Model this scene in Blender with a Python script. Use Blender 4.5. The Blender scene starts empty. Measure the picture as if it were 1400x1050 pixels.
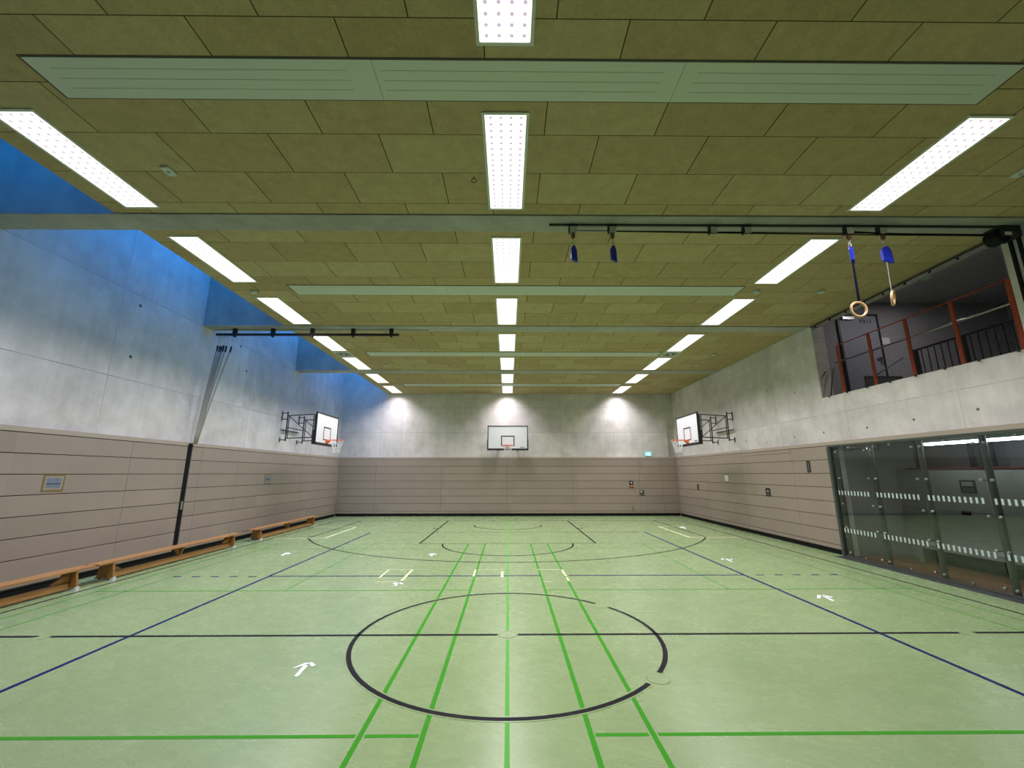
import bpy, bmesh, math, random
from mathutils import Vector, Matrix
random.seed(7)
S = bpy.context.scene
COL = S.collection
PI = math.pi
# ------------------------------------------------------------------ hall dimensions (metres, camera stands at x=0 y=0)
LX, RX, BY, RY = -7.785, 7.831, 19.889, -4.02      # panelling faces left / right / far, and the rear wall
CZ, SLOT = 5.632, -5.79                            # ceiling height, edge of the roof-light slot
PZ = 2.63                                          # top of the impact panelling
YC = 5.548                                         # centre line of the courts
BEAMS = [0.79, 5.60, 10.41, 15.22]

# ------------------------------------------------------------------ mesh helpers
class MB:
    def __init__(s): s.bm = bmesh.new()
    def box(s, x0, x1, y0, y1, z0, z1):
        v = [s.bm.verts.new((x, y, z)) for x in (x0, x1) for y in (y0, y1) for z in (z0, z1)]
        for f in ((0,1,3,2),(4,6,7,5),(0,4,5,1),(2,3,7,6),(0,2,6,4),(1,5,7,3)):
            s.bm.faces.new([v[i] for i in f])
        return s
    def hexa(s, lo, hi):
        a = [s.bm.verts.new(p) for p in lo]; b = [s.bm.verts.new(p) for p in hi]; n = len(a)
        s.bm.faces.new(a[::-1]); s.bm.faces.new(b)
        for i in range(n): s.bm.faces.new((a[i], a[(i+1)%n], b[(i+1)%n], b[i]))
        return s
    def ext(s, poly, d):
        d = Vector(d); return s.hexa(poly, [tuple(Vector(p)+d) for p in poly])
    def bar(s, p, q, r, n=8, r2=None, w=None):
        p, q = Vector(p), Vector(q); a = (q-p).normalized()
        u = a.cross(Vector((0,0,1)) if abs(a.z) < .9 else Vector((0,1,0))).normalized(); v = a.cross(u)
        r2 = r if r2 is None else r2
        ph = PI/n if n == 4 else 0
        ring = lambda c, rr: [tuple(c + (u*math.cos(2*PI*i/n+ph) + v*math.sin(2*PI*i/n+ph))*rr) for i in range(n)]
        return s.hexa(ring(p, r), ring(q, r2))
    def path(s, pts, r, n=8):
        pts = [Vector(p) for p in pts]; rings = []
        pu = None
        for i, p in enumerate(pts):
            a = (pts[min(i+1, len(pts)-1)] - pts[max(i-1, 0)]).normalized()
            if pu is None: u = a.cross(Vector((0,0,1)) if abs(a.z) < .9 else Vector((0,1,0))).normalized()
            else: u = (pu - a*pu.dot(a)).normalized()
            pu = u; v = a.cross(u)
            rings.append([s.bm.verts.new(p + (u*math.cos(2*PI*k/n)+v*math.sin(2*PI*k/n))*r) for k in range(n)])
        for A, B in zip(rings, rings[1:]):
            for k in range(n): s.bm.faces.new((A[k], A[(k+1)%n], B[(k+1)%n], B[k]))
        s.bm.faces.new(rings[0][::-1]); s.bm.faces.new(rings[-1])
        return s
    def torus(s, c, R, r, ax=(0,0,1), N=40, n=10):
        c = Vector(c); a = Vector(ax).normalized()
        u = a.cross(Vector((1,0,0)) if abs(a.x) < .9 else Vector((0,1,0))).normalized(); v = a.cross(u)
        g = [[s.bm.verts.new(c + (u*math.cos(t)+v*math.sin(t))*(R+r*math.cos(k)) + a*r*math.sin(k))
              for k in [2*PI*j/n for j in range(n)]] for t in [2*PI*i/N for i in range(N)]]
        for i in range(N):
            for j in range(n): s.bm.faces.new((g[i][j], g[(i+1)%N][j], g[(i+1)%N][(j+1)%n], g[i][(j+1)%n]))
        return s
    def lathe(s, c, prof, n=24, ax='z'):
        c = Vector(c); rings = []
        for r, h in prof:
            rg = []
            for k in range(n):
                a, b = r*math.cos(2*PI*k/n), r*math.sin(2*PI*k/n)
                rg.append(s.bm.verts.new(c + Vector({'z': (a, b, h), 'x': (h, a, b), 'y': (b, h, a)}[ax])))
            rings.append(rg)
        for A, B in zip(rings, rings[1:]):
            for k in range(n): s.bm.faces.new((A[k], A[(k+1)%n], B[(k+1)%n], B[k]))
        s.bm.faces.new(rings[0][::-1]); s.bm.faces.new(rings[-1])
        return s
    def arc(s, cx, cy, r, w, a0, a1, z0, z1, n=96):
        # flat painted ring segment, angles in degrees
        m = max(2, int(n*abs(a1-a0)/360))
        pr = None
        for i in range(m+1):
            t = math.radians(a0+(a1-a0)*i/m); c_, s_ = math.cos(t), math.sin(t)
            q = [s.bm.verts.new((cx+c_*rr, cy+s_*rr, z)) for rr, z in ((r-w/2, z0), (r+w/2, z0), (r+w/2, z1), (r-w/2, z1))]
            if pr:
                for k in range(4): s.bm.faces.new((pr[k], q[k], q[(k+1)%4], pr[(k+1)%4]))
            else: first = q
            pr = q
        s.bm.faces.new(first[::-1]); s.bm.faces.new(pr)
        return s
    def build(s, name, mat, parent=None, bevel=0, smooth=False, loc=None):
        bmesh.ops.recalc_face_normals(s.bm, faces=s.bm.faces)
        me = bpy.data.meshes.new(name); s.bm.to_mesh(me); s.bm.free()
        me.materials.append(mat)
        if smooth:
            for p in me.polygons: p.use_smooth = True
        o = bpy.data.objects.new(name, me); COL.objects.link(o)
        if parent: o.parent = parent
        if loc: o.location = loc
        if bevel:
            b = o.modifiers.new('bevel', 'BEVEL'); b.width = bevel; b.segments = 2; b.limit_method = 'ANGLE'
        return o

def tag(o, label, cat, group=None):
    o['label'] = label; o['category'] = cat
    if group: o['group'] = group
    return o
def struct(o, label=None):
    o['kind'] = 'structure'
    if label: o['label'] = label
    return o
def thing(name, label, cat, loc=(0,0,0), rotz=0, group=None):
    o = bpy.data.objects.new(name, None); COL.objects.link(o); o.empty_display_size = .1
    o.location = loc; o.rotation_euler = (0, 0, rotz)
    return tag(o, label, cat, group)
def dup(root, loc, rotz, label, group=None):
    r = root.copy(); COL.objects.link(r); r.location = loc; r.rotation_euler = (0, 0, rotz)
    r['label'] = label
    if group: r['group'] = group
    def rec(src, dst):
        for ch in list(src.children):
            c = ch.copy(); COL.objects.link(c); c.parent = dst; rec(ch, c)
    rec(root, r)
    return r

# ------------------------------------------------------------------ material helpers
def lin(r, g, b):
    f = lambda c: (c/255/12.92) if c/255 <= .04045 else ((c/255+.055)/1.055)**2.4
    return (f(r), f(g), f(b), 1)
class NT:
    def __init__(s, name):
        s.m = bpy.data.materials.new(name); s.m.use_nodes = True; s.t = s.m.node_tree
        for n in list(s.t.nodes): s.t.nodes.remove(n)
        s.out = s.t.nodes.new('ShaderNodeOutputMaterial')
    def n(s, typ, **kw):
        nd = s.t.nodes.new(typ)
        for k, v in kw.items():
            if k.startswith('i_'):
                key = k[2:]; key = int(key) if key.isdigit() else key.replace('_', ' ')
                s.set(nd.inputs[key], v)
            else: setattr(nd, k, v)
        return nd
    def set(s, inp, v):
        if isinstance(v, bpy.types.NodeSocket): s.t.links.new(v, inp)
        elif isinstance(v, bpy.types.Node): s.t.links.new(v.outputs[0], inp)
        else: inp.default_value = v
    def math(s, op, a, b=0., c=None):
        nd = s.t.nodes.new('ShaderNodeMath'); nd.operation = op
        s.set(nd.inputs[0], a); s.set(nd.inputs[1], b)
        if c is not None: s.set(nd.inputs[2], c)
        return nd.outputs[0]
    def mix(s, f, a, b, bt='MIX'):
        nd = s.t.nodes.new('ShaderNodeMix'); nd.data_type = 'RGBA'; nd.blend_type = bt
        s.set(nd.inputs[0], f); s.set(nd.inputs[6], a); s.set(nd.inputs[7], b)
        return nd.outputs[2]
    def ramp(s, v, p0, p1, c0=(0,0,0,1), c1=(1,1,1,1)):
        nd = s.t.nodes.new('ShaderNodeValToRGB'); e = nd.color_ramp.elements
        e[0].position = p0; e[0].color = c0; e[1].position = p1; e[1].color = c1
        s.set(nd.inputs[0], v); return nd.outputs[0]
    def coords(s):
        tc = s.n('ShaderNodeTexCoord'); sp = s.n('ShaderNodeSeparateXYZ'); s.set(sp.inputs[0], tc.outputs['Object'])
        return tc.outputs['Object'], sp.outputs[0], sp.outputs[1], sp.outputs[2]
    def noise(s, vec, scale, detail=4, rough=.5, dist=0):
        return s.n('ShaderNodeTexNoise', i_Vector=vec, i_Scale=scale, i_Detail=detail, i_Roughness=rough, i_Distortion=dist).outputs[0]
    def scaled(s, vec, sc):
        return s.n('ShaderNodeMapping', i_Vector=vec, i_Scale=sc).outputs[0]
    def bsdf(s, col, rough=.5, metal=0., spec=.5, bump=None, bstr=.1, bdist=.01):
        b = s.n('ShaderNodeBsdfPrincipled', i_Base_Color=col, i_Roughness=rough, i_Metallic=metal)
        s.set(b.inputs['Specular IOR Level'], spec)
        if bump is not None:
            bp = s.n('ShaderNodeBump', i_Strength=bstr, i_Distance=bdist, i_Height=bump)
            s.set(b.inputs['Normal'], bp.outputs[0])
        s.t.links.new(b.outputs[0], s.out.inputs[0]); return s.m
    def near(s, c, positions, w):
        # 1 where coordinate c lies within w of any of the positions
        tot = None
        for p in positions:
            d = s.math('LESS_THAN', s.math('ABSOLUTE', s.math('SUBTRACT', c, float(p))), w)
            tot = d if tot is None else s.math('MAXIMUM', tot, d)
        return tot

def plain(name, col, rough=.5, metal=0., spec=.5, var=.12, scale=12):
    t = NT(name); vec, *_ = t.coords()
    n = t.noise(vec, scale, 3)
    f = t.math('MULTIPLY_ADD', n, var*2, 1-var)
    c = t.n('ShaderNodeVectorMath', operation='SCALE'); t.set(c.inputs[0], col[:3]); t.set(c.inputs[3], f)
    r = t.math('MULTIPLY_ADD', n, .1, rough-.05)
    return t.bsdf(c.outputs[0], r, metal, spec)

def concrete(name, base, axis, hz, vs, w=.006):
    t = NT(name); vec, x, y, z = t.coords()
    big = t.noise(vec, .55, 5, .6, .4); mid = t.noise(vec, 2.3, 6, .62); fine = t.noise(vec, 22, 4, .7)
    v = t.math('MULTIPLY_ADD', big, .9, t.math('MULTIPLY_ADD', mid, .55, t.math('MULTIPLY_ADD', fine, .2, .20)))
    # vertical run marks
    run = t.noise(t.scaled(vec, (5., 5., .25)), 1.3, 4, .6)
    v = t.math('MULTIPLY', v, t.math('MULTIPLY_ADD', run, .22, .89))
    # each formwork board a slightly different cast
    h = y if axis == 'x' else x
    cell = t.n('ShaderNodeCombineXYZ', i_0=t.math('FLOOR', t.math('DIVIDE', t.math('SUBTRACT', h, float(vs[0])), max(.1, (vs[1]-vs[0])) if len(vs) > 1 else 5.)),
               i_1=t.math('FLOOR', t.math('DIVIDE', t.math('SUBTRACT', z, float(hz[0])), 1.83)))
    wn = t.n('ShaderNodeTexWhiteNoise', noise_dimensions='2D', i_Vector=cell.outputs[0]).outputs[0]
    v = t.math('MULTIPLY', v, t.math('MULTIPLY_ADD', wn, .12, .94))
    wob = t.math('MULTIPLY', t.math('SUBTRACT', mid, .5), .02)
    hl = t.near(t.math('ADD', z, wob), hz, w*1.3); vl = t.near(t.math('ADD', h, wob), vs, w)
    seam = t.math('MULTIPLY', t.math('MAXIMUM', hl, vl), t.math('MULTIPLY_ADD', t.ramp(mid, .4, .6), .32, .10))
    v = t.math('MULTIPLY', v, t.math('SUBTRACT', 1., seam))
    c = t.n('ShaderNodeVectorMath', operation='SCALE'); t.set(c.inputs[0], base[:3]); t.set(c.inputs[3], v)
    # dark blotches
    bl = t.ramp(t.noise(vec, 1.1, 2, .4), .66, .8)
    col = t.mix(t.math('MULTIPLY', bl, .25), c.outputs[0], (.20, .21, .2, 1))
    return t.bsdf(col, .72, 0, .25, bump=t.math('ADD', fine, mid), bstr=.15, bdist=.01)

M = {}
CONC = (.59, .565, .55)
M['conc_left'] = concrete('concrete_left', CONC, 'x', [3.79, 5.61], [3.9, 8.15, 12.75, 17.4], .007)
M['conc_right'] = concrete('concrete_right', CONC, 'x', [3.31, 5.3], [7.2, 9.7, 12.1, 14.4, 17.2], .005)
M['conc_back'] = concrete('concrete_back', CONC, 'y', [3.78, 4.95], [-5.0, -2.5, 0.0, 2.5, 5.0], .007)
M['conc_plain'] = concrete('concrete_plain', (.33, .33, .30), 'x', [-9.], [-99.])

# --- ceiling: wood-wool boards 1.25 x 0.625 in half bond, restarted in every bay
t = NT('wood_wool_board'); vec, x, y, z = t.coords()
sh = t.math('ADD', y, 48.1-1.22); bay = t.math('FLOOR', t.math('DIVIDE', sh, 4.81)); yl = t.math('SUBTRACT', sh, t.math('MULTIPLY', bay, 4.81))
row = t.math('DIVIDE', t.math('SUBTRACT', yl, 1.621-.6255*4), .6255); ri = t.math('FLOOR', row); rf = t.math('FRACT', row)
ly = t.math('LESS_THAN', t.math('MULTIPLY', t.math('MINIMUM', rf, t.math('SUBTRACT', 1., rf)), .6255), .0042)
odd = t.math('MODULO', ri, 2.)
xr = t.math('DIVIDE', t.math('ADD', t.math('SUBTRACT', x, .41-12.5), t.math('MULTIPLY', t.math('SUBTRACT', 1., odd), .625)), 1.25)
xi = t.math('FLOOR', xr); xf = t.math('FRACT', xr)
lx = t.math('LESS_THAN', t.math('MULTIPLY', t.math('MINIMUM', xf, t.math('SUBTRACT', 1., xf)), 1.25), .0055)
cell = t.n('ShaderNodeCombineXYZ', i_0=xi, i_1=ri, i_2=bay)
wn = t.n('ShaderNodeTexWhiteNoise', noise_dimensions='3D', i_Vector=cell.outputs[0])
fib = t.noise(vec, 42, 5, .8, 1.5); mid = t.noise(vec, 6, 5, .65)
v = t.math('MULTIPLY_ADD', fib, .95, t.math('MULTIPLY_ADD', mid, .45, t.math('MULTIPLY_ADD', wn.outputs[0], .24, .18)))
c = t.n('ShaderNodeVectorMath', operation='SCALE'); t.set(c.inputs[0], t.mix(wn.outputs[0], (.435, .335, .175, 1), (.400, .332, .186, 1))); t.set(c.inputs[3], v)
spk = t.math('MULTIPLY', t.ramp(t.noise(vec, 95, 2, .5), .60, .7), .35)
col = t.mix(spk, c.outputs[0], (.12, .10, .05, 1))
col = t.mix(t.math('MAXIMUM', ly, lx), col, (.05, .04, .015, 1))
M['ceil'] = t.bsdf(col, .95, 0, .1, bump=fib, bstr=.35, bdist=.01)

# --- floor: mottled green sports linoleum
t = NT('green_linoleum'); vec, x, y, z = t.coords()
a = t.noise(vec, .8, 5, .6, .6); b = t.noise(t.scaled(vec, (1., 1.6, 1.)), 3.2, 7, .66, .8); cN = t.noise(vec, 38, 4, .7)
st = t.noise(t.scaled(t.n('ShaderNodeVectorRotate', i_Vector=vec, i_Angle=.5).outputs[0], (1., 9., 1.)), 3.2, 4, .6, 1.5)
v = t.math('ADD', t.math('MULTIPLY', a, .45), t.math('ADD', t.math('MULTIPLY', b, .35), t.math('MULTIPLY', cN, .2)))
col = t.ramp(v, .38, .62, (.238, .345, .155, 1), (.300, .418, .200, 1))
col = t.mix(t.math('MULTIPLY', t.ramp(st, .60, .75), .16), col, (.42, .50, .30, 1))
col = t.mix(t.math('MULTIPLY', t.ramp(st, .42, .28), .22), col, (.17, .24, .10, 1))
sc = t.noise(t.scaled(t.n('ShaderNodeVectorRotate', i_Vector=vec, i_Angle=-.7).outputs[0], (1.5, 14., 1.)), 2.1, 3, .6, .8)
col = t.mix(t.math('MULTIPLY', t.ramp(sc, .70, .74), .25), col, (.50, .60, .40, 1))
M['floor'] = t.bsdf(col, t.math('MULTIPLY_ADD', b, .10, .22), 0, .55, bump=b, bstr=.02, bdist=.004)
FLOORMAT = M['floor']

def paint(name, col, rough=.4):
    t = NT(name); vec, *_ = t.coords()
    n = t.noise(t.scaled(vec, (1, 1, 1)), 9, 5, .7)
    c = t.mix(t.math('MULTIPLY', t.ramp(n, .55, .75), .07), col, (.3, .45, .2, 1))
    return t.bsdf(c, .55, 0, .1)
M['black_line'] = paint('black_line_paint', (.012, .011, .016, 1))
M['thin_line'] = paint('dark_brown_line_paint', (.014, .014, .010, 1))
M['green_line'] = paint('green_line_paint', (.040, .27, .012, 1))
M['worn_green_line'] = paint('worn_green_line_paint', (.09, .26, .045, 1))
M['light_green_line'] = paint('bright_green_tape', (.10, .40, .06, 1))
M['blue_line'] = paint('blue_line_paint', (.004, .010, .095, 1))
M['lid_ring'] = paint('lid_ring_joint', (.16, .18, .09, 1))
M['cream_line'] = paint('cream_line_tape', (.66, .70, .42, 1))
M['white_tape'] = plain('white_tape', (.80, .82, .90), .5, var=.06)

# --- impact panelling boards
def panelling(name, base):
    t = NT(name); vec, x, y, z = t.coords()
    n = t.noise(vec, 1.2, 3, .5); f = t.noise(vec, 160, 3, .6)
    cell = t.n('ShaderNodeCombineXYZ', i_0=t.math('FLOOR', t.math('DIVIDE', t.math('ADD', x, 30.05), 3.025)), i_1=t.math('FLOOR', t.math('DIVIDE', y, 3.4)),
               i_2=t.math('FLOOR', t.math('DIVIDE', t.math('SUBTRACT', z, .22), .3315)))
    w = t.n('ShaderNodeTexWhiteNoise', noise_dimensions='3D', i_Vector=cell.outputs[0])
    v = t.math('MULTIPLY_ADD', n, .16, t.math('MULTIPLY_ADD', f, .12, t.math('MULTIPLY_ADD', w.outputs[0], .12, .80)))
    c = t.n('ShaderNodeVectorMath', operation='SCALE'); t.set(c.inputs[0], base[:3]); t.set(c.inputs[3], v)
    return t.bsdf(c.outputs[0], .6, 0, .3, bump=f, bstr=.08, bdist=.003)
M['panel'] = panelling('beige_impact_board', (.325, .270, .228))
M['coping'] = plain('beige_coping', (.40, .345, .28), .6, var=.05, scale=3)
M['groove'] = plain('dark_groove_backing', (.09, .07, .055), .8)
M['black'] = plain('matt_black', (.006, .006, .008), .7, spec=.2)
M['black_frame'] = plain('black_powder_coat', (.014, .014, .017), .45)
M['darksteel'] = plain('dark_grey_steel', (.05, .052, .055), .45, .2)
M['post'] = plain('grey_green_steel', (.085, .098, .085), .4, .3)
M['metal'] = plain('brushed_metal', (.60, .60, .58), .3, 1., var=.08)
M['white'] = plain('white_board_paint', (.80, .82, .86), .35, var=.03)
M['lightgreen'] = plain('white_enamelled_steel', (.52, .57, .50), .5, var=.03, scale=2)
M['groove_light'] = plain('panel_shadow_gap', (.25, .30, .25), .7)
M['orange'] = plain('orange_rim_paint', (.75, .13, .03), .4, var=.1)
M['rail_orange'] = plain('red_orange_railing_paint', (.62, .10, .035), .45, var=.1)
M['net_white'] = plain('white_net_cord', (.72, .74, .74), .8)
M['blue_pad'] = plain('blue_vinyl_pad', (.012, .030, .42), .3, var=.2)
M['blue_strap'] = plain('dark_blue_strap', (.003, .004, .018), .8, spec=.1)
M['grey_strap'] = plain('grey_cord', (.25, .26, .28), .7)
M['rope'] = plain('hemp_rope', (.42, .38, .32), .9, var=.25, scale=60)
M['ball'] = plain('brown_wooden_ball', (.16, .065, .03), .5)
M['paper'] = plain('white_paper', (.75, .76, .78), .8, var=.04)
M['sign_paper'] = plain('blue_grey_print', (.17, .20, .26), .6, var=.35, scale=25)
M['sign_dark'] = plain('dark_blue_print', (.03, .04, .10), .6)
M['tape_brown'] = plain('brown_parcel_tape', (.22, .145, .065), .5, var=.15)
M['box_dark'] = plain('dark_brown_plate', (.025, .02, .018), .7)
M['alarm_orange'] = plain('orange_call_point', (.55, .20, .08), .5)
M['grey_box'] = plain('grey_metal_plate', (.11, .115, .10), .5, .3)
M['rubber'] = plain('pale_rubber_foot', (.62, .63, .62), .6)
M['door'] = plain('grey_door_leaf', (.30, .31, .36), .5, var=.06, scale=2)
M['brownfloor'] = plain('brown_linoleum', (.23, .105, .05), .45, var=.15, scale=3)
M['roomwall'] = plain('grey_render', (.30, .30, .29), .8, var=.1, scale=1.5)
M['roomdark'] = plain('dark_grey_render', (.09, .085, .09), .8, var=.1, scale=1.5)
M['gallerywall'] = plain('gallery_grey_wall', (.34, .33, .345), .8, var=.1, scale=1.5)
M['red'] = plain('dark_red_paint', (.16, .015, .018), .5)
M['bench_conc'] = plain('bench_grey_slab', (.27, .27, .27), .7)
M['loop'] = plain('dark_wire', (.05, .04, .03), .6)

def wood(name, base, dark, ax):
    t = NT(name); vec, x, y, z = t.coords()
    sc = {'y': (18., .8, 18.), 'x': (.8, 18., 18.), 'z': (18., 18., .8)}[ax]
    n = t.noise(t.scaled(vec, sc), 1.6, 5, .6, .8); f = t.noise(t.scaled(vec, sc), 9, 3, .6)
    v = t.math('MULTIPLY_ADD', f, .35, t.math('MULTIPLY', n, .8))
    return t.bsdf(t.ramp(v, .35, .85, base, dark), .38, 0, .5, bump=f, bstr=.05, bdist=.002)
M['bench_wood'] = wood('pine_bench_wood', (.52, .27, .10, 1), (.30, .13, .035, 1), 'y')
M['bench_leg'] = wood('oiled_bench_leg_wood', (.40, .20, .06, 1), (.22, .09, .02, 1), 'z')
M['ring_wood'] = plain('laminated_ring_wood', (.62, .40, .19), .4, var=.1)

# --- gallery safety net: black cord, diamond mesh
t = NT('black_safety_net'); vec, x, y, z = t.coords()
p = .048
u = t.math('FRACT', t.math('DIVIDE', t.math('ADD', t.math('ADD', y, z), 50.), p)); w = t.math('FRACT', t.math('DIVIDE', t.math('ADD', t.math('SUBTRACT', y, z), 50.), p))
k = t.math('MAXIMUM', t.math('LESS_THAN', u, .13), t.math('LESS_THAN', w, .13))
d = t.n('ShaderNodeBsdfDiffuse', i_Color=(.02, .02, .02, 1)); tr = t.n('ShaderNodeBsdfTransparent')
mx = t.n('ShaderNodeMixShader', i_0=k, i_1=tr.outputs[0], i_2=d.outputs[0]); t.t.links.new(mx.outputs[0], t.out.inputs[0])
M['net'] = t.m
# --- glass of the equipment-room front
t = NT('tinted_glass'); vec, x, y, z = t.coords()
geo = t.n('ShaderNodeNewGeometry')
fr = t.n('ShaderNodeFresnel', i_IOR=t.math('SUBTRACT', 1.5, t.math('MULTIPLY', geo.outputs['Backfacing'], 1.5-1/1.5)))
tr = t.n('ShaderNodeBsdfTransparent', i_Color=(.80, .84, .81, 1)); gl = t.n('ShaderNodeBsdfGlossy', i_Roughness=.02, i_Color=(.95, .97, .96, 1))
mx = t.n('ShaderNodeMixShader', i_0=fr.outputs[0], i_1=tr.outputs[0], i_2=gl.outputs[0]); t.t.links.new(mx.outputs[0], t.out.inputs[0])
M['glass'] = t.m
M['sticker'] = plain('etched_marker', (.55, .66, .62), .6, var=.03)

def emis(name, col, strength):
    t = NT(name); vec, x, y, z = t.coords()
    n = t.noise(vec, 40, 2); e = t.n('ShaderNodeEmission', i_Color=col, i_Strength=t.math('MULTIPLY', t.math('MULTIPLY_ADD', n, .06, .97), strength))
    t.t.links.new(e.outputs[0], t.out.inputs[0]); return t.m
LAMP = .5
# prismatic light diffuser: glows itself and lets the lamp above shine straight through
t = NT('prismatic_diffuser'); vec, x, y, z = t.coords()
gx = t.math('PINGPONG', t.math('ADD', x, 5.), .055); gy = t.math('PINGPONG', t.math('ADD', y, 5.), .045)
dd = t.math('SQRT', t.math('ADD', t.math('MULTIPLY', gx, gx), t.math('MULTIPLY', gy, gy)))
dot = t.math('LESS_THAN', dd, .017)
c = t.mix(dot, (1., .98, 1.02, 1), (.30, .26, .50, 1))
e = t.n('ShaderNodeEmission', i_Color=c, i_Strength=LAMP); tr = t.n('ShaderNodeBsdfTransparent')
ad = t.n('ShaderNodeAddShader', i_0=e.outputs[0], i_1=tr.outputs[0]); t.t.links.new(ad.outputs[0], t.out.inputs[0])
M['diffuser'] = t.m
M['tube'] = emis('fluorescent_tube', (.85, .90, 1., 1), 22.)
M['exit_lit'] = emis('exit_sign_light', (.25, .80, .95, 1), 1.3)
M['exit_white'] = emis('exit_sign_white', (.85, 1., .97, 1), 2.)

# ================================================================== THE SHELL
# floor
fl = MB().box(LX-.1, 7.56, RY, BY+.1, -.2, 0).build('floor', M['floor']); struct(fl)
Z1, Z2, Z3, Z4 = .0012, .0018, .0024, .003
def mark(name, mat, fn):
    m = MB(); fn(m); return m.build(name, mat, fl)
B1, B2 = .618, 1.078                      # inner pairs of badminton side lines
def grn(m):
    for s_ in (-1, 1):
        for a in (B1, B2): m.box(s_*a-.02, s_*a+.02, YC-6.7, YC+6.7, 0, Z1)
def grn3(m):
    for s_ in (-1, 1):
        for a in (B1+6.1-.46, B1+6.1): m.box(s_*a-.018, s_*a+.018, YC-6.7, YC+6.7, 0, Z1)
        m.box(s_*(B1+3.05)-.015, s_*(B1+3.05)+.015, YC+1.98, YC+6.7, 0, Z1)
mark('badminton_outer_lines', M['worn_green_line'], grn3)
mark('badminton_side_lines', M['green_line'], grn)
def grn2(m, rows2):
    for yy in rows2:
        for s_ in (-1, 1):
            a, b, c_, d_ = B1+.03, B2-.035, B2+.035, B1+6.1
            for p_, q_ in ((a, b), (c_, d_)):
                x0, x1 = sorted((s_*p_, s_*q_)); m.box(x0, x1, yy-.02 if yy < YC+5 else yy-.012, yy+.02 if yy < YC+5 else yy+.012, 0, Z1)
mark('near_service_line', M['green_line'], lambda m: grn2(m, (YC-1.98,)))
mark('far_service_lines', M['worn_green_line'], lambda m: grn2(m, (YC+1.98, YC+5.94, YC+6.7)))
mark('centre_guide_line', M['light_green_line'], lambda m: m.box(-.018, .018, 1.2, YC-.15, 0, Z1).box(-.018, .018, YC+.15, 19.6, 0, Z1))
def blu(m):
    for s_ in (-1, 1):
        m.box(s_*4.475-.025, s_*4.475+.025, YC-9, YC+9, 0, Z2)
        for k in range(5):
            for yy in (YC+2.975,):
                x0, x1 = sorted((s_*(4.7+k*.35), s_*(4.85+k*.35))); m.box(x0, x1, yy-.025, yy+.025, 0, Z2)
    m.box(-4.45, .62, YC+2.95, YC+3, 0, Z2).box(1.15, 4.45, YC+2.95, YC+3, 0, Z2)
mark('volleyball_side_and_attack_lines', M['blue_line'], blu)
mark('volleyball_end_line', M['thin_line'], lambda m: m.box(-4.3, 4.3, YC+8.96, YC+8.99, 0, Z2))
# black basketball court
def cl(m):
    for a, b in ((-7.02, -5.55), (-5.40, -.12), (.12, 5.44), (5.62, 7.02)): m.box(a, b, YC-.025, YC+.025, 0, Z3)
mark('halfway_line', M['black_line'], cl)
mark('court_side_lines', M['thin_line'], lambda m: m.box(-7.02, -6.98, RY, YC+12.52, 0, Z3).box(7.0, 7.04, RY, YC+12.52, 0, Z3))
mark('base_line', M['thin_line'], lambda m: m.box(-7.0, 7.02, YC+12.49, YC+12.52, 0, Z3))
def circ(m):
    # gaps at the two floor-socket lids
    m.arc(0, YC, 1.775, .05, 43.4, 325.8-9.0, 0, Z3, 140); m.arc(0, YC, 1.775, .05, -34.2, 35.7, 0, Z3, 140)
mark('circle_margin', M['floor'], lambda m: m.arc(0, YC, 1.775, .085, 43.6, 316.6, 0, .002, 140).arc(0, YC, 1.775, .085, -34, 35.5, 0, .002, 140))
mark('centre_circle', M['black_line'], circ)
mark('lane_lines', M['black_line'], lambda m: m.box(-2.45, -2.40, YC+6.72, YC+12.5, 0, Z3).box(2.40, 2.45, YC+6.72, YC+12.5, 0, Z3)
     .box(-2.62, -2.45, YC+9.9, YC+10.0, 0, Z3).box(2.45, 2.62, YC+9.9, YC+10.0, 0, Z3))
mark('free_throw_line', M['thin_line'], lambda m: m.box(-2.45, 2.45, YC+6.70, YC+6.73, 0, Z3))
mark('free_throw_circle', M['black_line'], lambda m: m.arc(0, YC+6.72, 1.775, .045, 180, 360, 0, Z3, 120))
mark('no_charge_arc', M['thin_line'], lambda m: m.arc(0, 16.47, 1.25, .05, 180, 360, 0, Z3, 120))
t3 = math.degrees(math.acos(5.98/6.73))
mark('three_point_arc', M['thin_line'], lambda m: m.arc(0, 16.47, 6.73, .045, 180+t3, 360-t3, 0, Z3, 260).box(-6.0, -5.96, 13.4, YC+12.5, 0, Z3).box(5.96, 6.0, 13.4, YC+12.5, 0, Z3))
def cream(m):
    for s_, e in ((-1, 0.), (1, 0.)):
        x0, x1 = sorted((s_*5.43, s_*5.49)); m.box(x0, x1, 13.28, 16.05, 0, Z4)
        x0, x1 = sorted((s_*5.49, s_*6.98)); m.box(x0, x1, 13.27, 13.31, 0, Z4); m.box(x0, x1, 16.03, 16.06, 0, Z4)
mark('cream_goal_marks', M['cream_line'], cream)
# socket lids in the floor
for n_, (px, py) in enumerate(((0, YC), (1.412, 4.425), (1.336, 6.65), (-5.475, YC), (5.53, YC))):
    o = MB().lathe((px, py, 0), [(.105, 0), (.105, .0022)], 36).build('socket_lid', FLOORMAT, fl)
    if n_ < 2: MB().torus((px, py, .0012), .107, .0016, N=36, n=6).build('lid_ring', M['lid_ring'], o)

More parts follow.
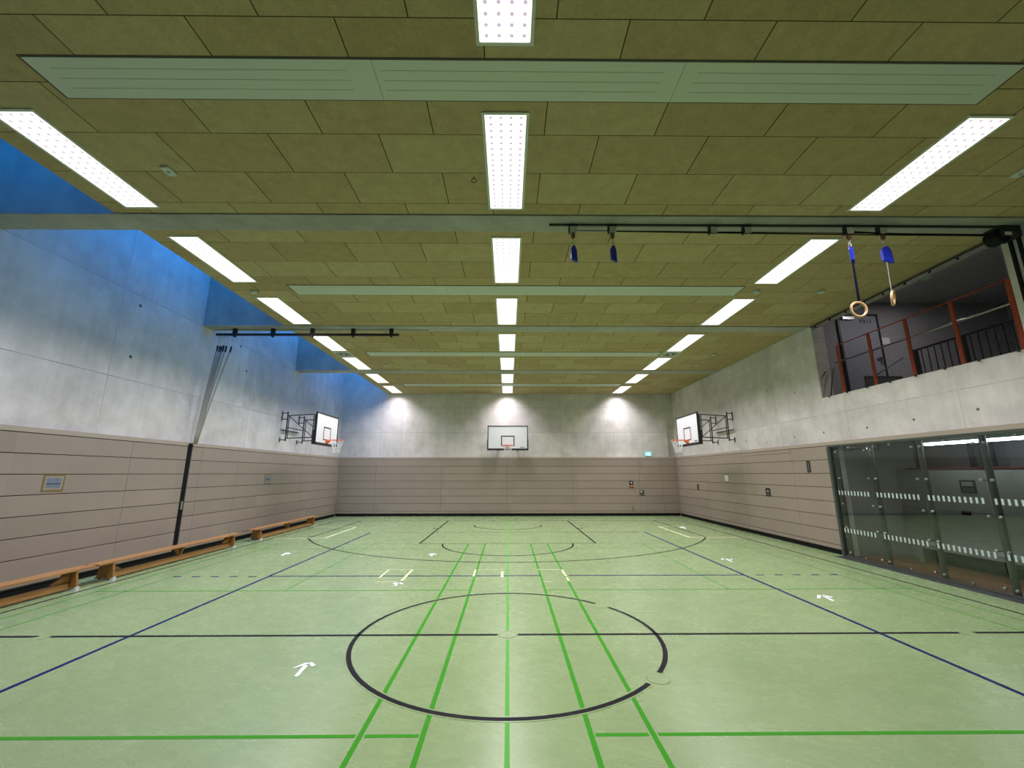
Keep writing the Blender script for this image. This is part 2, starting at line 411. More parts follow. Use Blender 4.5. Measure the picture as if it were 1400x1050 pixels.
# dark threshold strip in front of the glass + baseboards (recessed black gap under the panelling)
struct(MB().box(7.56, 7.90, 1.0, 10.36, -.2, -.002).build('trim_1', M['darksteel']))
struct(MB().box(7.56, 8.0, 10.36, BY+.1, -.2, 0).box(7.56, 8.0, RY, 1.0, -.2, 0).build('floor_edge', FLOORMAT))
struct(MB().box(LX-.06, LX-.03, RY, BY, 0, .128).build('baseboard_left', M['black']))
struct(MB().box(RX+.03, RX+.06, 10.36, BY, 0, .128).build('baseboard_right', M['black']))
struct(MB().box(LX, RX, BY+.03, BY+.06, 0, .128).build('baseboard_back', M['black']))

# concrete walls
T = .35
struct(MB().box(LX-.08-T, LX-.08, RY-.4, BY+.6, -.2, 7.6).build('wall_left', M['conc_left']))
wb = MB().box(LX-.5, 7.52, BY+.06, BY+.5, -.2, 7.6).box(7.50, RX+.5, BY+.20, BY+.5, -.2, 7.6).box(7.4, RX+.1, BY+.06, BY+.3, -.2, PZ-.01)
struct(wb.build('wall_back', M['conc_back']))
struct(MB().box(LX-.5, RX+.5, RY-.4, RY, -.2, 7.6).build('wall_front', M['conc_plain']))
W = RX+.06
wr = MB().box(W, W+.3, 10.36, BY+.5, -.2, 7.0)          # beyond the openings
wr.box(W, W+.3, 1.0, 10.36, 2.62, 3.73)                 # band between glass and gallery
wr.box(W, W+.3, RY-.3, 6.08, 3.73, 7.0).box(W, W+.3, RY-.3, 1.0, -.2, 3.73)
wr.box(W, W+.3, 6.08, 10.36, 5.64, 7.0)
wall_r = struct(wr.build('wall_right', M['conc_right']))
# formwork tie holes
m = MB()
for yy, zz in ((17.3, 2.85), (14.0, 2.93), (12.9, 2.80), (11.6, 2.86), (10.5, 2.88), (9.2, 2.86), (8.1, 2.90), (6.95, 2.93), (12.55, 4.35), (11.35, 4.05), (13.6, 4.6)):
    m.lathe((W, yy, zz), [(.026, .004), (.026, -.002)], 14, 'x')
m.build('tie_holes', plain('tie_hole_plug', (.16, .16, .14), .8), wall_r)
m = MB()
for yy, zz in ((8.56, 5.40), (8.56, 4.27), (12.0, 5.55), (12.4, 4.9)):
    m.lathe((LX-.08, yy, zz), [(.035, .004), (.035, -.002)], 16, 'x')
m.build('tie_holes', plain('tie_hole_plug_dark', (.12, .12, .11), .8), bpy.data.objects['wall_left'])

# impact panelling: boards with shadow gaps
ZR = [.125, .22, .5515, .883, 1.2145, 1.546, 1.8775, 2.209, 2.54]
def boards(name, spans, face, ax, sgn, skip=()):
    """spans: list of (a, b) along the wall; boards 25 mm thick standing on the face plane"""
    m = MB(); g = .0062
    for a, b in spans:
        for z0, z1 in zip(ZR, ZR[1:]):
            lo, hi = (face, face+sgn*.028); lo, hi = min(lo, hi), max(lo, hi)
            if ax == 'x': m.box(lo, hi, a+g*.5, b-g*.5, z0+(g if z0 > .15 else 0), z1-g)
            else: m.box(a+g*.5, b-g*.5, lo, hi, z0+(g if z0 > .15 else 0), z1-g)
    o = m.build(name, M['panel'], bevel=.002); struct(o)
    A, B = spans[0][0], spans[-1][1]
    lo, hi = sorted((face+sgn*.026, face+sgn*.055))
    bk = MB(); 
    if ax == 'x': bk.box(lo, hi, A, B, .10, PZ-.03)
    else: bk.box(A, B, lo, hi, .10, PZ-.03)
    bk.build('backing', M['groove'], o)
    lo, hi = sorted((face-sgn*.004, face+sgn*.08))
    cp = MB(); cuts = [s_[0] for s_ in spans] + [B]
    for a, b in zip(cuts, cuts[1:]):
        if ax == 'x': cp.box(lo, hi, a+.002, b-.002, 2.548, PZ)
        else: cp.box(a+.002, b-.002, lo, hi, 2.548, PZ)
    cp.build('coping', M['coping'], o)
    return o
boards('trim_2', [(RY, .4), (.4, 4.6), (4.6, 8.92), (8.92, 10.44)], LX, 'x', -1)
boards('trim_3', [(10.60, 10.95), (10.95, 12.45), (12.45, 16.3), (16.3, BY)], LX, 'x', -1)
boards('trim_4', [(LX, -6.07), (-6.07, -3.06), (-3.06, -.05), (-.05, 2.98), (2.98, 6.03), (6.03, 7.12), (7.12, RX)], BY, 'y', 1)
boards('trim_5', [(10.40, 11.75), (11.75, 14.3), (14.3, 16.9), (16.9, BY)], RX, 'x', 1)
boards('trim_6', [(RY, 1.0)], RX, 'x', 1)
struct(MB().box(RX-.004, RX+.08, 1.0, 10.40, 2.548, PZ).build('trim_7', M['coping']))
# full-height black slot with a latch between the left-hand boards
sl = struct(MB().box(LX-.06, LX-.02, 10.44, 10.60, .10, PZ-.02).box(LX-.03, LX+.004, 10.44, 10.452, .3, PZ-.02).build('trim_8', M['black']))
MB().box(LX-.02, LX+.006, 10.49, 10.55, 1.05, 1.24).build('latch', M['metal'], sl)
MB().lathe((LX-.0, 10.72, 1.14), [(.022, -.004), (.022, .012), (.01, .02)], 16, 'x').build('lock_cylinder', M['metal'], sl)
# hairline of the hidden goal cupboard doors in the right-hand and far panelling
struct(MB().box(RX-.003, RX, 11.8, 14.2, 2.432, 2.44).box(RX-.003, RX, 11.8, 11.808, 2.44, 2.54).box(RX-.003, RX, 15.9, 18.6, 2.445, 2.452).build('trim_9', M['groove']))
struct(MB().box(5.68, 5.70, BY-.02, BY, .18, .40).build('trim_10', M['groove']))

# ceiling slabs per bay, beams, slot upstand
edges = [RY] + sum([[b-.012, b+.43+.012-.01] for b in BEAMS], []) + [BY+.1]
m = MB()
for a, b in zip(edges[0::2], edges[1::2]): m.box(SLOT, W+.05, a, b, CZ, CZ+.12)
struct(m.build('ceiling', M['ceil']))
for i, b in enumerate(BEAMS):
    struct(MB().box(LX-.1, W+.05, b, b+.42, CZ-.018, 7.4).build('ceiling_beam', M['conc_plain'], bevel=.008))
struct(MB().box(SLOT+.01, SLOT+.15, RY, BY+.1, CZ+.01, 7.4).build('slot_upstand', M['conc_plain']))
struct(MB().box(SLOT+.15, W+.4, RY-.3, BY+.5, 7.2, 7.4).build('roof', M['conc_plain']))
# roof-light: glazing bars over the slot (dusk sky above)
sk = MB()
for k in range(17): 
    yy = RY + k*1.5
    sk.box(LX-.1, SLOT+.1, yy-.02, yy+.02, 7.42, 7.48)
struct(sk.build('window_2', M['darksteel']))

# ================================================================== CEILING FITTINGS
def luminaire(x, y, L):
    W_, H = .512, .02
    t_ = thing('ceiling_luminaire', '', 'ceiling light', (x, y, CZ), 0, 'recessed ceiling lights')
    a, b = W_/2, L/2; f = .032
    MB().box(-a, -a+f, -b, b, -.014, .004).box(a-f, a, -b, b, -.014, .004).box(-a+f, a-f, -b, -b+f, -.014, .004).box(-a+f, a-f, b-f, b, -.014, .004).build('frame', M['lightgreen'], t_, bevel=.002)
    MB().box(-a+f, a-f, -b+f, b-f, -.008, -.006).build('diffuser', M['diffuser'], t_)
    ld = bpy.data.lights.new('lamp', 'AREA'); ld.shape = 'RECTANGLE'; ld.size = W_-.08; ld.size_y = L-.08
    ld.energy = POWER; ld.spread = math.radians(SPREAD); ld.color = LCOL
    lo = bpy.data.objects.new('lamp', ld); COL.objects.link(lo); lo.parent = t_; lo.location = (0, 0, -.003)
    return t_
POWER, SPREAD, LCOL = 65, 132, (1.03, .965, 1.03)
rows_y = []
for y0, y1 in ((1.38, 3.06), (3.79, 5.45), (6.19, 7.88), (8.60, 10.30), (11.0, 12.72), (13.42, 15.12), (15.76, 17.45), (18.05, 19.72)):
    rows_y.append((y0, y1))
proto = None
N = len(rows_y); ordn = ['', 'first', 'second', 'third', 'fourth', 'fifth', 'sixth', 'seventh', 'eighth', 'ninth', 'tenth']
for i, (y0, y1) in enumerate(rows_y):
    for nm, x in (('left', -5.24), ('middle', -.027), ('right', 5.19)):
        if i == 0 and x != -.027: continue      # only the middle light of this row is there
        lab = f'white recessed ceiling light, {ordn[N-i]} from the far wall in the {nm} row'
        if proto is None:
            proto = luminaire(x, (y0+y1)/2, 1.69); proto['label'] = lab
        else: dup(proto, (x, (y0+y1)/2, CZ), 0, lab)

def radiant(y0, lab):
    t_ = thing('radiant_ceiling_panel', lab, 'ceiling panel', (.19, y0+.21, CZ), 0, 'radiant heating panels across the ceiling')
    MB().box(-4.66, -4.66+3.2, -.215, .215, -.012, .01).box(-1.455, 1.47, -.215, .215, -.012, .01).box(1.475, 4.66, -.215, .215, -.012, .01).build('panel_sheet', M['lightgreen'], t_)
    g = MB()
    for a, b in ((-4.5, -1.72), (-1.40, 1.30), (1.62, 4.5)):
        for yy in (-.11, -.005, .10): g.box(a, b, yy-.0018, yy+.0018, -.0135, -.012)
    for xx in (-1.458, 1.472): g.box(xx-.003, xx+.003, -.215, .215, -.0135, -.011)
    g.build('panel_joints', M['groove_light'], t_)
    MB().box(-4.69, 4.69, -.232, -.215, -.004, .01).box(-4.69, 4.69, .215, .232, -.004, .01).box(-4.69, -4.66, -.215, .215, -.004, .01).box(4.66, 4.69, -.215, .215, -.004, .01).build('painted_shadow_line', M['groove'], t_)  # dark strips paint the shadow line around the panel edge
    return t_
rp = radiant(3.21, 'broad pale green radiant ceiling panel nearest the camera, in front of the ring track')
for y0, lab in ((8.02, 'pale green radiant ceiling panel just behind the hanging rings'), (12.83, 'narrow-looking pale radiant ceiling panel behind the climbing rope beam'), (17.64, 'farthest pale radiant ceiling panel, close to the far wall')):
    dup(rp, (.19, y0+.21, CZ), 0, lab)
def vent(x, y, lab):
    t_ = thing('ceiling_vent', lab, 'air vent', (x, y, CZ), 0, 'swirl air outlets')
    MB().box(-.27, .27, -.29, .29, -.012, .01).build('face_plate', M['lightgreen'], t_, bevel=.003)
    g = MB()
    for k in range(20):
        a = 2*PI*k/20; c_, s_ = math.cos(a), math.sin(a); c2, s2 = math.cos(a+.25), math.sin(a+.25)
        for r0, r1 in ((.07, .14), (.16, .24)):
            p = [(c_*r0, s_*r0), (c2*r1, s2*r1)]
            d = Vector((p[1][0]-p[0][0], p[1][1]-p[0][1])).normalized(); nn = Vector((-d.y, d.x))*.009
            q = [(p[0][0]+nn.x, p[0][1]+nn.y, -.0145), (p[1][0]+nn.x, p[1][1]+nn.y, -.0145), (p[1][0]-nn.x, p[1][1]-nn.y, -.0145), (p[0][0]-nn.x, p[0][1]-nn.y, -.0145)]
            g.ext(q, (0, 0, .003))
    g.build('swirl_slots', M['black'], t_)
    return t_
v0 = vent(-5.26, 13.07, 'square swirl air outlet between two lights of the left ceiling row')
dup(v0, (5.22, 13.04, CZ), 0, 'square swirl air outlet between two lights of the right ceiling row')
def detector(x, y, lab):
    t_ = thing('smoke_detector', lab, 'smoke detector', (x, y, CZ), 0, 'round detectors on the ceiling')
    MB().lathe((0, 0, 0), [(.085, .002), (.085, -.012), (.06, -.02)], 28).build('base', M['groove_light'], t_, smooth=False)
    MB().lathe((0, 0, 0), [(.058, -.018), (.055, -.045), (.03, -.055)], 28).build('sensor_head', M['lightgreen'], t_)
    return t_
d0 = detector(-5.32, 8.31, 'round smoke detector beside the left light row, in front of the climbing rope track')
for x, y, lab in ((5.215, 8.22, 'round smoke detector between the second and third visible lights of the right row'), (6.57, 8.21, 'small round detector right of the right light row, left of the hanging rings'),
                  (6.6, 13.0, 'round detector on the right ceiling strip, farther than the rings'), (6.6, 14.28, 'small detector on the right ceiling strip, second from the far wall'), (6.53, 17.72, 'tiny detector on the right ceiling strip nearest the far wall'),
                  (-4.283, 14.37, 'small detector beside the left light row near the farther end')):
    dup(d0, (x, y, CZ), 0, lab)
m = MB().box(-.055, .055, -.08, .08, -.03, .0)
t_ = thing('motion_sensor', 'small square white sensor on the ceiling right of the nearest left light', 'sensor', (-4.28, 4.69, CZ), 0, 'square ceiling sensors')
m.build('housing', M['lightgreen'], t_, bevel=.006); MB().lathe((0, 0, -.03), [(.022, .002), (.018, -.008)], 16).build('lens', M['groove_light'], t_)
dup(t_, (6.52, 4.64, CZ), 0, 'small square white sensor on the ceiling at the right edge of the photo')
t_ = thing('ceiling_hook', 'small dark wire loop hanging from the ceiling left of a middle light', 'hook', (-.44, 4.79, CZ))
MB().torus((0, 0, -.05), .03, .005, (0, 1, 0), 24, 6).build('loop', M['loop'], t_); MB().bar((0, 0, 0), (0, 0, -.022), .006, 8).build('shank', M['loop'], t_)

# ================================================================== BASKETBALL BACKBOARDS
def hoop_parts(t_, zr=.155):
    # board lies in the local XZ plane, facing -Y, bottom centre at the origin
    bk = MB().box(-.90, .90, -.0, .035, 0, 1.06).build('board', M['white'], t_, bevel=.003)
    f = MB().box(-.905, .905, -.012, .04, 1.02, 1.065).box(-.905, -.865, -.012, .04, 0, 1.02).box(.865, .905, -.012, .04, 0, 1.02)
    f.box(-.915, .915, -.02, .06, -.03, .05).box(-.92, -.895, -.02, .11, 0, .45).box(.895, .92, -.02, .11, 0, .45).box(-.92, .92, .035, .11, -.03, .0)
    f.build('edge_pad', M['black_frame'], t_, bevel=.006)
    MB().box(-.30, .30, -.003, 0, .57, .615).box(-.30, -.255, -.003, 0, .155, .57).box(.255, .30, -.003, 0, .155, .57).box(-.255, .255, -.003, 0, .155, .19).build('target_square', M['black_frame'], t_)
    # maker's mark: a short dark strip of small letters
    mk = MB(); xx = .55
    for w_ in (.035, .03, .04, .03, .035, .03, .02):
        mk.box(xx, xx+w_-.008, -.003, 0, .085, .115); xx += w_
    mk.build('maker_mark', M['black_frame'], t_)
    zr = .16
    rim = MB().torus((0, -.375, zr), .225, .011, (0, 0, 1), 44, 8).build('rim', M['orange'], t_, smooth=True)
    b = MB().ext([(-.075, -.0, zr-.13), (.075, 0, zr-.13), (.075, 0, zr+.03), (-.075, 0, zr+.03)], (0, -.016, 0))
    b.hexa([(-.07, -.016, zr-.11), (.07, -.016, zr-.11), (.05, -.17, zr-.012), (-.05, -.17, zr-.012)], [(-.07, -.016, zr+.01), (.07, -.016, zr+.01), (.05, -.17, zr+.004), (-.05, -.17, zr+.004)])
    b.build('rim_bracket', M['orange'], rim)
    n = MB(); K = 10; H = [0, -.09, -.18, -.27, -.36, -.42]; R = [.225, .19, .155, .13, .115, .118]
    P = lambda lv, k: (math.cos(2*PI*k/K)*R[lv], -.375+math.sin(2*PI*k/K)*R[lv], zr+H[lv]-.01)
    for lv in range(5):
        o_ = .5 if lv % 2 else 0.
        for k in range(K):
            n.bar(P(lv, k+o_), P(lv+1, k+o_+.5), .0078, 4); n.bar(P(lv, k+o_), P(lv+1, k+o_-.5), .0078, 4)
    n.build('net', M['net_white'], t_)
def side_board(x, yc, z, s_, lab):
    # s_ = -1: on the left wall facing +X ; +1: on the right wall facing -X
    rot = -PI/2 if s_ > 0 else PI/2
    t_ = thing('basketball_backboard', lab, 'basketball hoop', (x, yc, z), rot, 'basketball hoops')
    hoop_parts(t_)
    # local frame: -Y points into the hall, +Y to the wall; local x runs along the wall
    D = 1.385 if s_ < 0 else 1.41                              # distance board face -> panelled wall
    D += .065 if s_ < 0 else .055
    sx = -1 if s_ < 0 else 1
    # the near bracket lies toward the camera
    g = lambda yy: (yy-yc)*(1 if s_ < 0 else -1)     # world y -> local x
    for wy, by in ((14.67, 14.24), (15.88, 15.60)):
        a, b_ = g(wy), g(by)
        wp = MB()                                         # wall plates and swing axis
        for z0, z1 in ((.80, 1.13), (.07, .23)):
            wp.box(a-.02, a+.02, D-.02, D, z0, z1)
        wp.bar((a, D, 1.07), (a, D-.20, 1.07), .016, 8).bar((a, D, .86), (a, D-.2, .86), .016, 8).bar((a, D, .15), (a, D-.2, .15), .016, 8)
        wp.bar((a, D-.20, 1.12), (a, D-.20, .10), .022, 10)
        wp.build('wall_bracket', M['darksteel'], t_)
        sw = MB(); y0, y1 = D-.27, .15
        px = lambda yy: a+(b_-a)*((D-.2)-yy)/((D-.2)-.1)
        A_, B_ = (px(y0), y0), (px(y1), y1)
        sw.bar((px(D-.2), D-.2, .98), (B_[0], B_[1], .98), .018, 8).bar((px(D-.2), D-.2, .20), (B_[0], B_[1], .20), .018, 8)
        sw.bar((A_[0], A_[1], .20), (A_[0], A_[1], .98), .016, 8).bar((B_[0], B_[1], .20), (B_[0], B_[1], .98), .016, 8)
        sw.bar((A_[0], A_[1], .96), (B_[0], B_[1], .22), .014, 8)
        sw.build('swing_arm', M['darksteel'], t_)
        MB().box(b_-.025, b_+.025, .04, .10, -.02, .99).build('board_upright', M['darksteel'], t_)
    a, b_ = g(14.67), g(15.88)
    for p_, q_ in (((a, D-.2, .58), (b_, D-.2, .58)), ((a, D-.03, .50), (b_, D-.03, .50)), ((g(14.24), .08, .75), (g(15.66), .08, .75)), ((g(14.24), .08, .2), (g(15.66), .08, .2))):
        MB().bar(p_, q_, .018, 8).build('cross_bar', M['darksteel'], t_)
    return t_
side_board(-6.41, 15.06, 2.875, -1, 'white backboard swung out on steel arms from the left wall')
side_board(6.42, 15.10, 2.875, 1, 'white backboard swung out on steel arms from the right wall')
t_ = thing('basketball_backboard', 'white backboard facing the camera in the middle of the far wall', 'basketball hoop', (-.012, 18.98, 2.925), 0, 'basketball hoops')
hoop_parts(t_)
for sx in (-.45, .45):
    MB().box(sx-.025, sx+.025, .04, .09, -.02, 1.0).build('board_upright', M['darksteel'], t_)
    MB().bar((sx, .09, .95), (sx, .94, .95), .02).bar((sx, .09, .1), (sx, .94, .1), .02).bar((sx, .09, .9), (sx, .93, .12), .015).build('wall_arm', M['darksteel'], t_)
    MB().box(sx-.04, sx+.04, .93, .955, 0, 1.05).build('wall_bracket', M['darksteel'], t_)

# ================================================================== CLIMBING ROPES AND THEIR TRACK
YT = 10.62
tr_ = thing('rope_track', 'black steel rope track hung under the second beam at left', 'rope track', (-7.7, YT, 5.45))
MB().box(.06, 4.83, -.03, .03, -.03, .03).build('rail', M['black_frame'], tr_, bevel=.006)
for xx in (.54, 1.53, 2.56, 3.63, 4.63):
    MB().box(xx-.05, xx+.05, -.035, .035, .025, .165).box(xx-.02, xx+.02, -.045, .045, -.07, .05).build('hanger', M['black_frame'], tr_, bevel=.004)
MB().bar((0, .0, .135), (5.6, .0, .135), .006, 6).build('pull_cable', M['black_frame'], tr_)
tops = [(-7.56, 5.42), (-7.50, 5.42), (-7.45, 5.42), (-7.40, 5.42), (-7.33, 5.42), (-7.20, 5.42)]
rl = ['first', 'second', 'third', 'fourth', 'fifth', 'sixth']
for k, (x0, z0) in enumerate(tops):
    t_ = thing('climbing_rope', f'grey hemp climbing rope, {rl[k]} from the left, gathered to the wall slot', 'climbing rope', (x0, YT, z0), 0, 'climbing ropes tied back to the left wall')
    ex, ey, ez = -7.70-x0+.012*k*0+.006*k, 10.50-YT+.010*k, 2.60-z0
    top = (.06*(ex)/1.0*.05, 0, -.27-.015*(k % 3))
    pts = [top]
    for j in range(1, 9):
        f = j/8; sag = math.sin(f*PI)*.05*(-1)
        pts.append((top[0]+(ex-top[0])*f+sag*.3, (ey)*f, top[2]+(ez-top[2])*f))
    MB().path(pts, .017, 8).build('rope', M['rope'], t_, smooth=True)
    MB().bar(top, (pts[1][0]*.35, 0, top[2]-.16), .021, 10).build('sleeve', M['black_frame'], t_)
    MB().bar((0, 0, 0), top, .006, 6).torus((0, 0, -.03), .02, .005, (0, 1, 0), 16, 6).build('swivel_chain', M['metal'], t_)

# ================================================================== RING TRACK ON THE NEAREST BEAM
YR = 5.81; ZB = CZ-.018
t_ = thing('ring_track', 'thin black track with pull cords under the nearest ceiling beam', 'ring track', (.63, YR, ZB))
MB().box(0, 7.0, -.016, .016, -.026, 0).build('rail', M['black_frame'], t_)
def cordp(x0, x1, z0, z1, sag, n=14):
    return [(x0+(x1-x0)*i/n, 0, z0+(z1-z0)*i/n - sag*4*(i/n)*(1-i/n)) for i in range(n+1)]
MB().path(cordp(.40, 6.98, -.105, -.14, .0), .006, 6).path(cordp(.98, 6.98, -.112, -.165, .008), .010, 6).path(cordp(4.65, 6.98, -.108, -.155, .02), .013, 6).build('pull_cords', M['black'], t_, smooth=True)
def trolley(x, lab):
    t_ = thing('ring_trolley', lab, 'pulley trolley', (x, YR, ZB-.026), 0, 'pulley trolleys on the ring track')
    MB().box(-.065, .065, -.03, .03, -.022, 0).lathe((-.05, 0, -.012), [(.016, -.035), (.016, .035)], 14, 'y').lathe((.05, 0, -.012), [(.016, -.035), (.016, .035)], 14, 'y').build('carriage', M['black_frame'], t_)
    MB().ext([(-.06, -.03, -.022), (.055, -.03, -.022), (.055, -.03, -.115), (-.05, -.03, -.125)], (0, .006, 0)).ext([(-.06, .03, -.022), (.055, .03, -.022), (.055, .03, -.115), (-.05, .03, -.125)], (0, -.006, 0)).build('cheek_plate', M['lightgreen'], t_)
    MB().box(-.066, -.05, -.034, .034, -.13, -.022).build('side_cap', M['black_frame'], t_)
    MB().lathe((0, 0, -.085), [(.03, -.018), (.024, 0), (.03, .018)], 18, 'y').build('pulley_wheel', M['grey_box'], t_)
    return t_
xs = [.99, 1.59, 3.14, 3.66, 5.23, 5.74]
rt = ['first pulley trolley from the left end of the ring track', 'second pulley trolley from the left end of the ring track', 'left one of the two bare hook trolleys on the ring track',
      'right one of the two bare hook trolleys on the ring track', 'pulley trolley above the round gymnastic ring', 'rightmost pulley trolley on the ring track']
q0 = trolley(xs[0], rt[0])
for x, l in zip(xs[1:], rt[1:]): dup(q0, (x, YR, ZB-.026), 0, l)
# hooks under the bare trolleys
for x, l in ((3.16, 'left small bare hook hanging under the ring track'), (3.68, 'right small bare hook hanging under the ring track')):
    t_ = thing('rope_hook', l, 'hook', (x, YR, ZB-.10), 0, 'bare hooks under the ring track')
    MB().path([(0, 0, 0), (0, 0, -.05), (.02, 0, -.07), (.04, 0, -.06), (.045, 0, -.035)], .006, 6).build('hook', M['metal'], t_, smooth=True)
def ringset(x, kind, lab):
    t_ = thing('gymnastic_ring_hanger', lab, 'gymnastic rings', (x, YR, ZB-.11), 0, 'ring hangers below the track')
    MB().bar((0, 0, .02), (0, 0, -.30), .004, 6).build('cord', M['grey_strap'], t_)
    MB().lathe((0, 0, -.085), [(.006, .045), (.028, .026), (.036, 0), (.028, -.03), (.006, -.05)], 20).build('stopper_ball', M['ball'], t_, smooth=True)
    MB().torus((0, 0, -.165), .016, .005, (1, 0, 0), 16, 6).path([(0, 0, -.185), (.018, 0, -.20), (.02, 0, -.235), (0, 0, -.255), (-.02, 0, -.235), (-.018, 0, -.20), (0, 0, -.185)], .0045, 6).build('carabiner', M['metal'], t_, smooth=True)
    r = {'a': 0.35, 'b': .2, 'c': .9, 'd': 0.}[kind]; wd = {'a': .05, 'b': .045, 'c': .045, 'd': .075}[kind]
    c_, s_ = math.cos(r), math.sin(r)
    def pp(u, v, z): return (u*c_-v*s_, u*s_+v*c_, z)
    lo = [pp(-.3*wd, -.02, -.25), pp(.5*wd, -.02, -.25), pp(.5*wd, .02, -.25), pp(-.3*wd, .02, -.25)]
    md = [pp(-wd, -.03, -.31), pp(wd*.9, -.03, -.33), pp(wd*.9, .03, -.33), pp(-wd, .03, -.31)]
    hi = [pp(-wd*.9, -.022, -.48), pp(wd*1.1, -.022, -.52), pp(wd*1.1, .022, -.52), pp(-wd*.9, .022, -.48)]
    b = MB().hexa(lo, md); b.hexa(md, hi); b.build('blue_cover', M['blue_pad'], t_, bevel=.006)
    return t_
ringset(.99, 'a', 'dark blue strap pouch with brown ball, leftmost under the ring track')
ringset(1.59, 'b', 'dark blue strap pouch with brown ball, second from the left under the track')
A_ = ringset(5.215, 'c', 'blue pouch with dark strap carrying the round wooden ring seen face-on')
MB().bar((-.005, -.0, -.30), (-.02, 0, -1.13), .012, 6, .02).build('strap', M['blue_strap'], A_)
MB().torus((-.045, 0, -1.262), .110, .017, (.04, 1, .0), 44, 10).build('ring', M['ring_wood'], A_, smooth=True)
A_ = ringset(5.745, 'd', 'bright blue pouch on grey cord carrying the wooden ring seen edge-on')
MB().bar((-.01, 0, -.30), (-.035, 0, -.97), .006, 6).build('strap', M['grey_strap'], A_)
MB().torus((-.035, 0, -1.085), .10, .016, (-.62, .76, .12), 44, 10).build('ring', M['ring_wood'], A_, smooth=True)
# reel box on the right wall with two straps running down
t_ = thing('cable_reel', 'black cord reel with white label high on the right wall beside the net', 'cable reel', (W, 5.90, 5.45))
MB().box(-.33, 0, -.12, .12, -.02, .19).build('housing', M['black_frame'], t_, bevel=.02)
MB().lathe((-.27, 0, .02), [(.11, -.10), (.12, -.08), (.12, .08), (.11, .10)], 28, 'y').build('drum', M['black'], t_)
MB().box(-.28, -.18, -.128, -.12, .0, .05).build('label_plate', M['paper'], t_)
for yy in (.045, -.065): MB().box(-.03, -.005, yy-.022, yy+.022, -2.2, .0).build('hanging_strap', M['black'], t_)

# ================================================================== GALLERY BEHIND THE NET (upper right)
GX = 13.2; GY0 = 3.2
struct(MB().box(W+.3, GX, GY0, 10.8, 3.55, 3.72).build('gallery_floor', M['roomwall']))
struct(MB().box(W-.05, GX+.2, GY0, 10.8, 6.30, 6.45).box(W+.05, W+.3, 5.92, 10.36, 5.70, 6.4).build('gallery_ceiling', M['gallerywall']))
struct(MB().box(W+.3, GX+.2, 10.41, 10.6, 3.5, 6.4).build('gallery_end_wall', M['gallerywall']))
struct(MB().box(GX, GX+.2, GY0, 10.6, 3.5, 6.4).box(W+.3, GX, GY0-.2, GY0, 3.5, 6.4).build('gallery_back_wall', M['gallerywall']))
d = struct(MB().box(8.64, 9.62, 10.37, 10.405, 3.72, 5.91).build('door_1', M['door']))
MB().box(8.59, 8.64, 10.36, 10.41, 3.72, 5.96).box(9.62, 9.67, 10.36, 10.41, 3.72, 5.96).box(8.59, 9.67, 10.36, 10.41, 5.91, 5.96).build('door_frame', M['black_frame'], d)
MB().box(9.44, 9.58, 10.33, 10.345, 4.74, 4.765).box(9.555, 9.575, 10.33, 10.37, 4.74, 4.765).box(9.54, 9.59, 10.36, 10.37, 4.60, 4.80).build('door_handle', M['metal'], d)
MB().box(8.70, 9.0, 10.30, 10.37, 5.80, 5.87).build('door_closer', M['metal'], d)
def text(body, size, mat, name, parent, loc, rot):
    cu = bpy.data.curves.new('txt', 'FONT'); cu.body = body; cu.size = size; cu.extrude = .001
    to = bpy.data.objects.new('txt', cu); COL.objects.link(to)
    dg = bpy.context.evaluated_depsgraph_get(); me = bpy.data.meshes.new_from_object(to.evaluated_get(dg))
    bpy.data.objects.remove(to); bpy.data.curves.remove(cu)
    me.materials.clear(); me.materials.append(mat)
    o = bpy.data.objects.new(name, me); COL.objects.link(o); o.parent = parent; o.location = loc; o.rotation_euler = rot
    return o
text('F911', .17, M['black'], 'room_number', d, (9.17, 10.368, 5.70), (PI/2, 0, 0))
tag(MB().box(9.70, 9.91, 10.40, 10.408, 5.14, 5.33).build('paper_notice', M['paper']), 'small white paper sheet on the gallery wall right of the door', 'notice')
t_ = thing('gallery_luminaire', 'small dim ceiling lamp above the gallery door', 'ceiling light', (9.6, 8.9, 6.30))
MB().lathe((0, 0, 0), [(.12, 0), (.12, -.03), (.10, -.05)], 24).build('housing', M['lightgreen'], t_)
ld = bpy.data.lights.new('lamp', 'AREA'); ld.shape = 'DISK'; ld.size = .2; ld.energy = 26; ld.color = (1, .95, .97)
lo = bpy.data.objects.new('lamp', ld); COL.objects.link(lo); lo.parent = t_; lo.location = (0, 0, -.06)
# orange guard rail
t_ = thing('guard_railing', 'orange steel guard railing on the gallery behind the black net', 'railing', (0, 0, 0))
PY = [9.98, 9.07, 8.16, 7.24, 6.33, 5.42, 4.5]
for yy in PY: MB().box(8.15, 8.175, yy-.035, yy+.035, 3.72, 4.98).build('post', M['rail_orange'], t_, bevel=.003)
MB().path([(8.162, 9.98, 4.93), (8.162, 9.975, 4.965), (8.162, 9.94, 4.985), (8.162, 4.4, 4.985)], .013, 8).build('top_rail', M['rail_orange'], t_, smooth=True)
MB().bar((8.24, 10.2, 4.60), (8.24, 4.4, 4.60), .021, 12).build('handrail', M['metal'], t_, smooth=True)
br = MB()
for yy in PY: br.bar((8.175, yy, 4.52), (8.24, yy, 4.585), .007, 6)
br.build('handrail_brackets', M['metal'], t_)
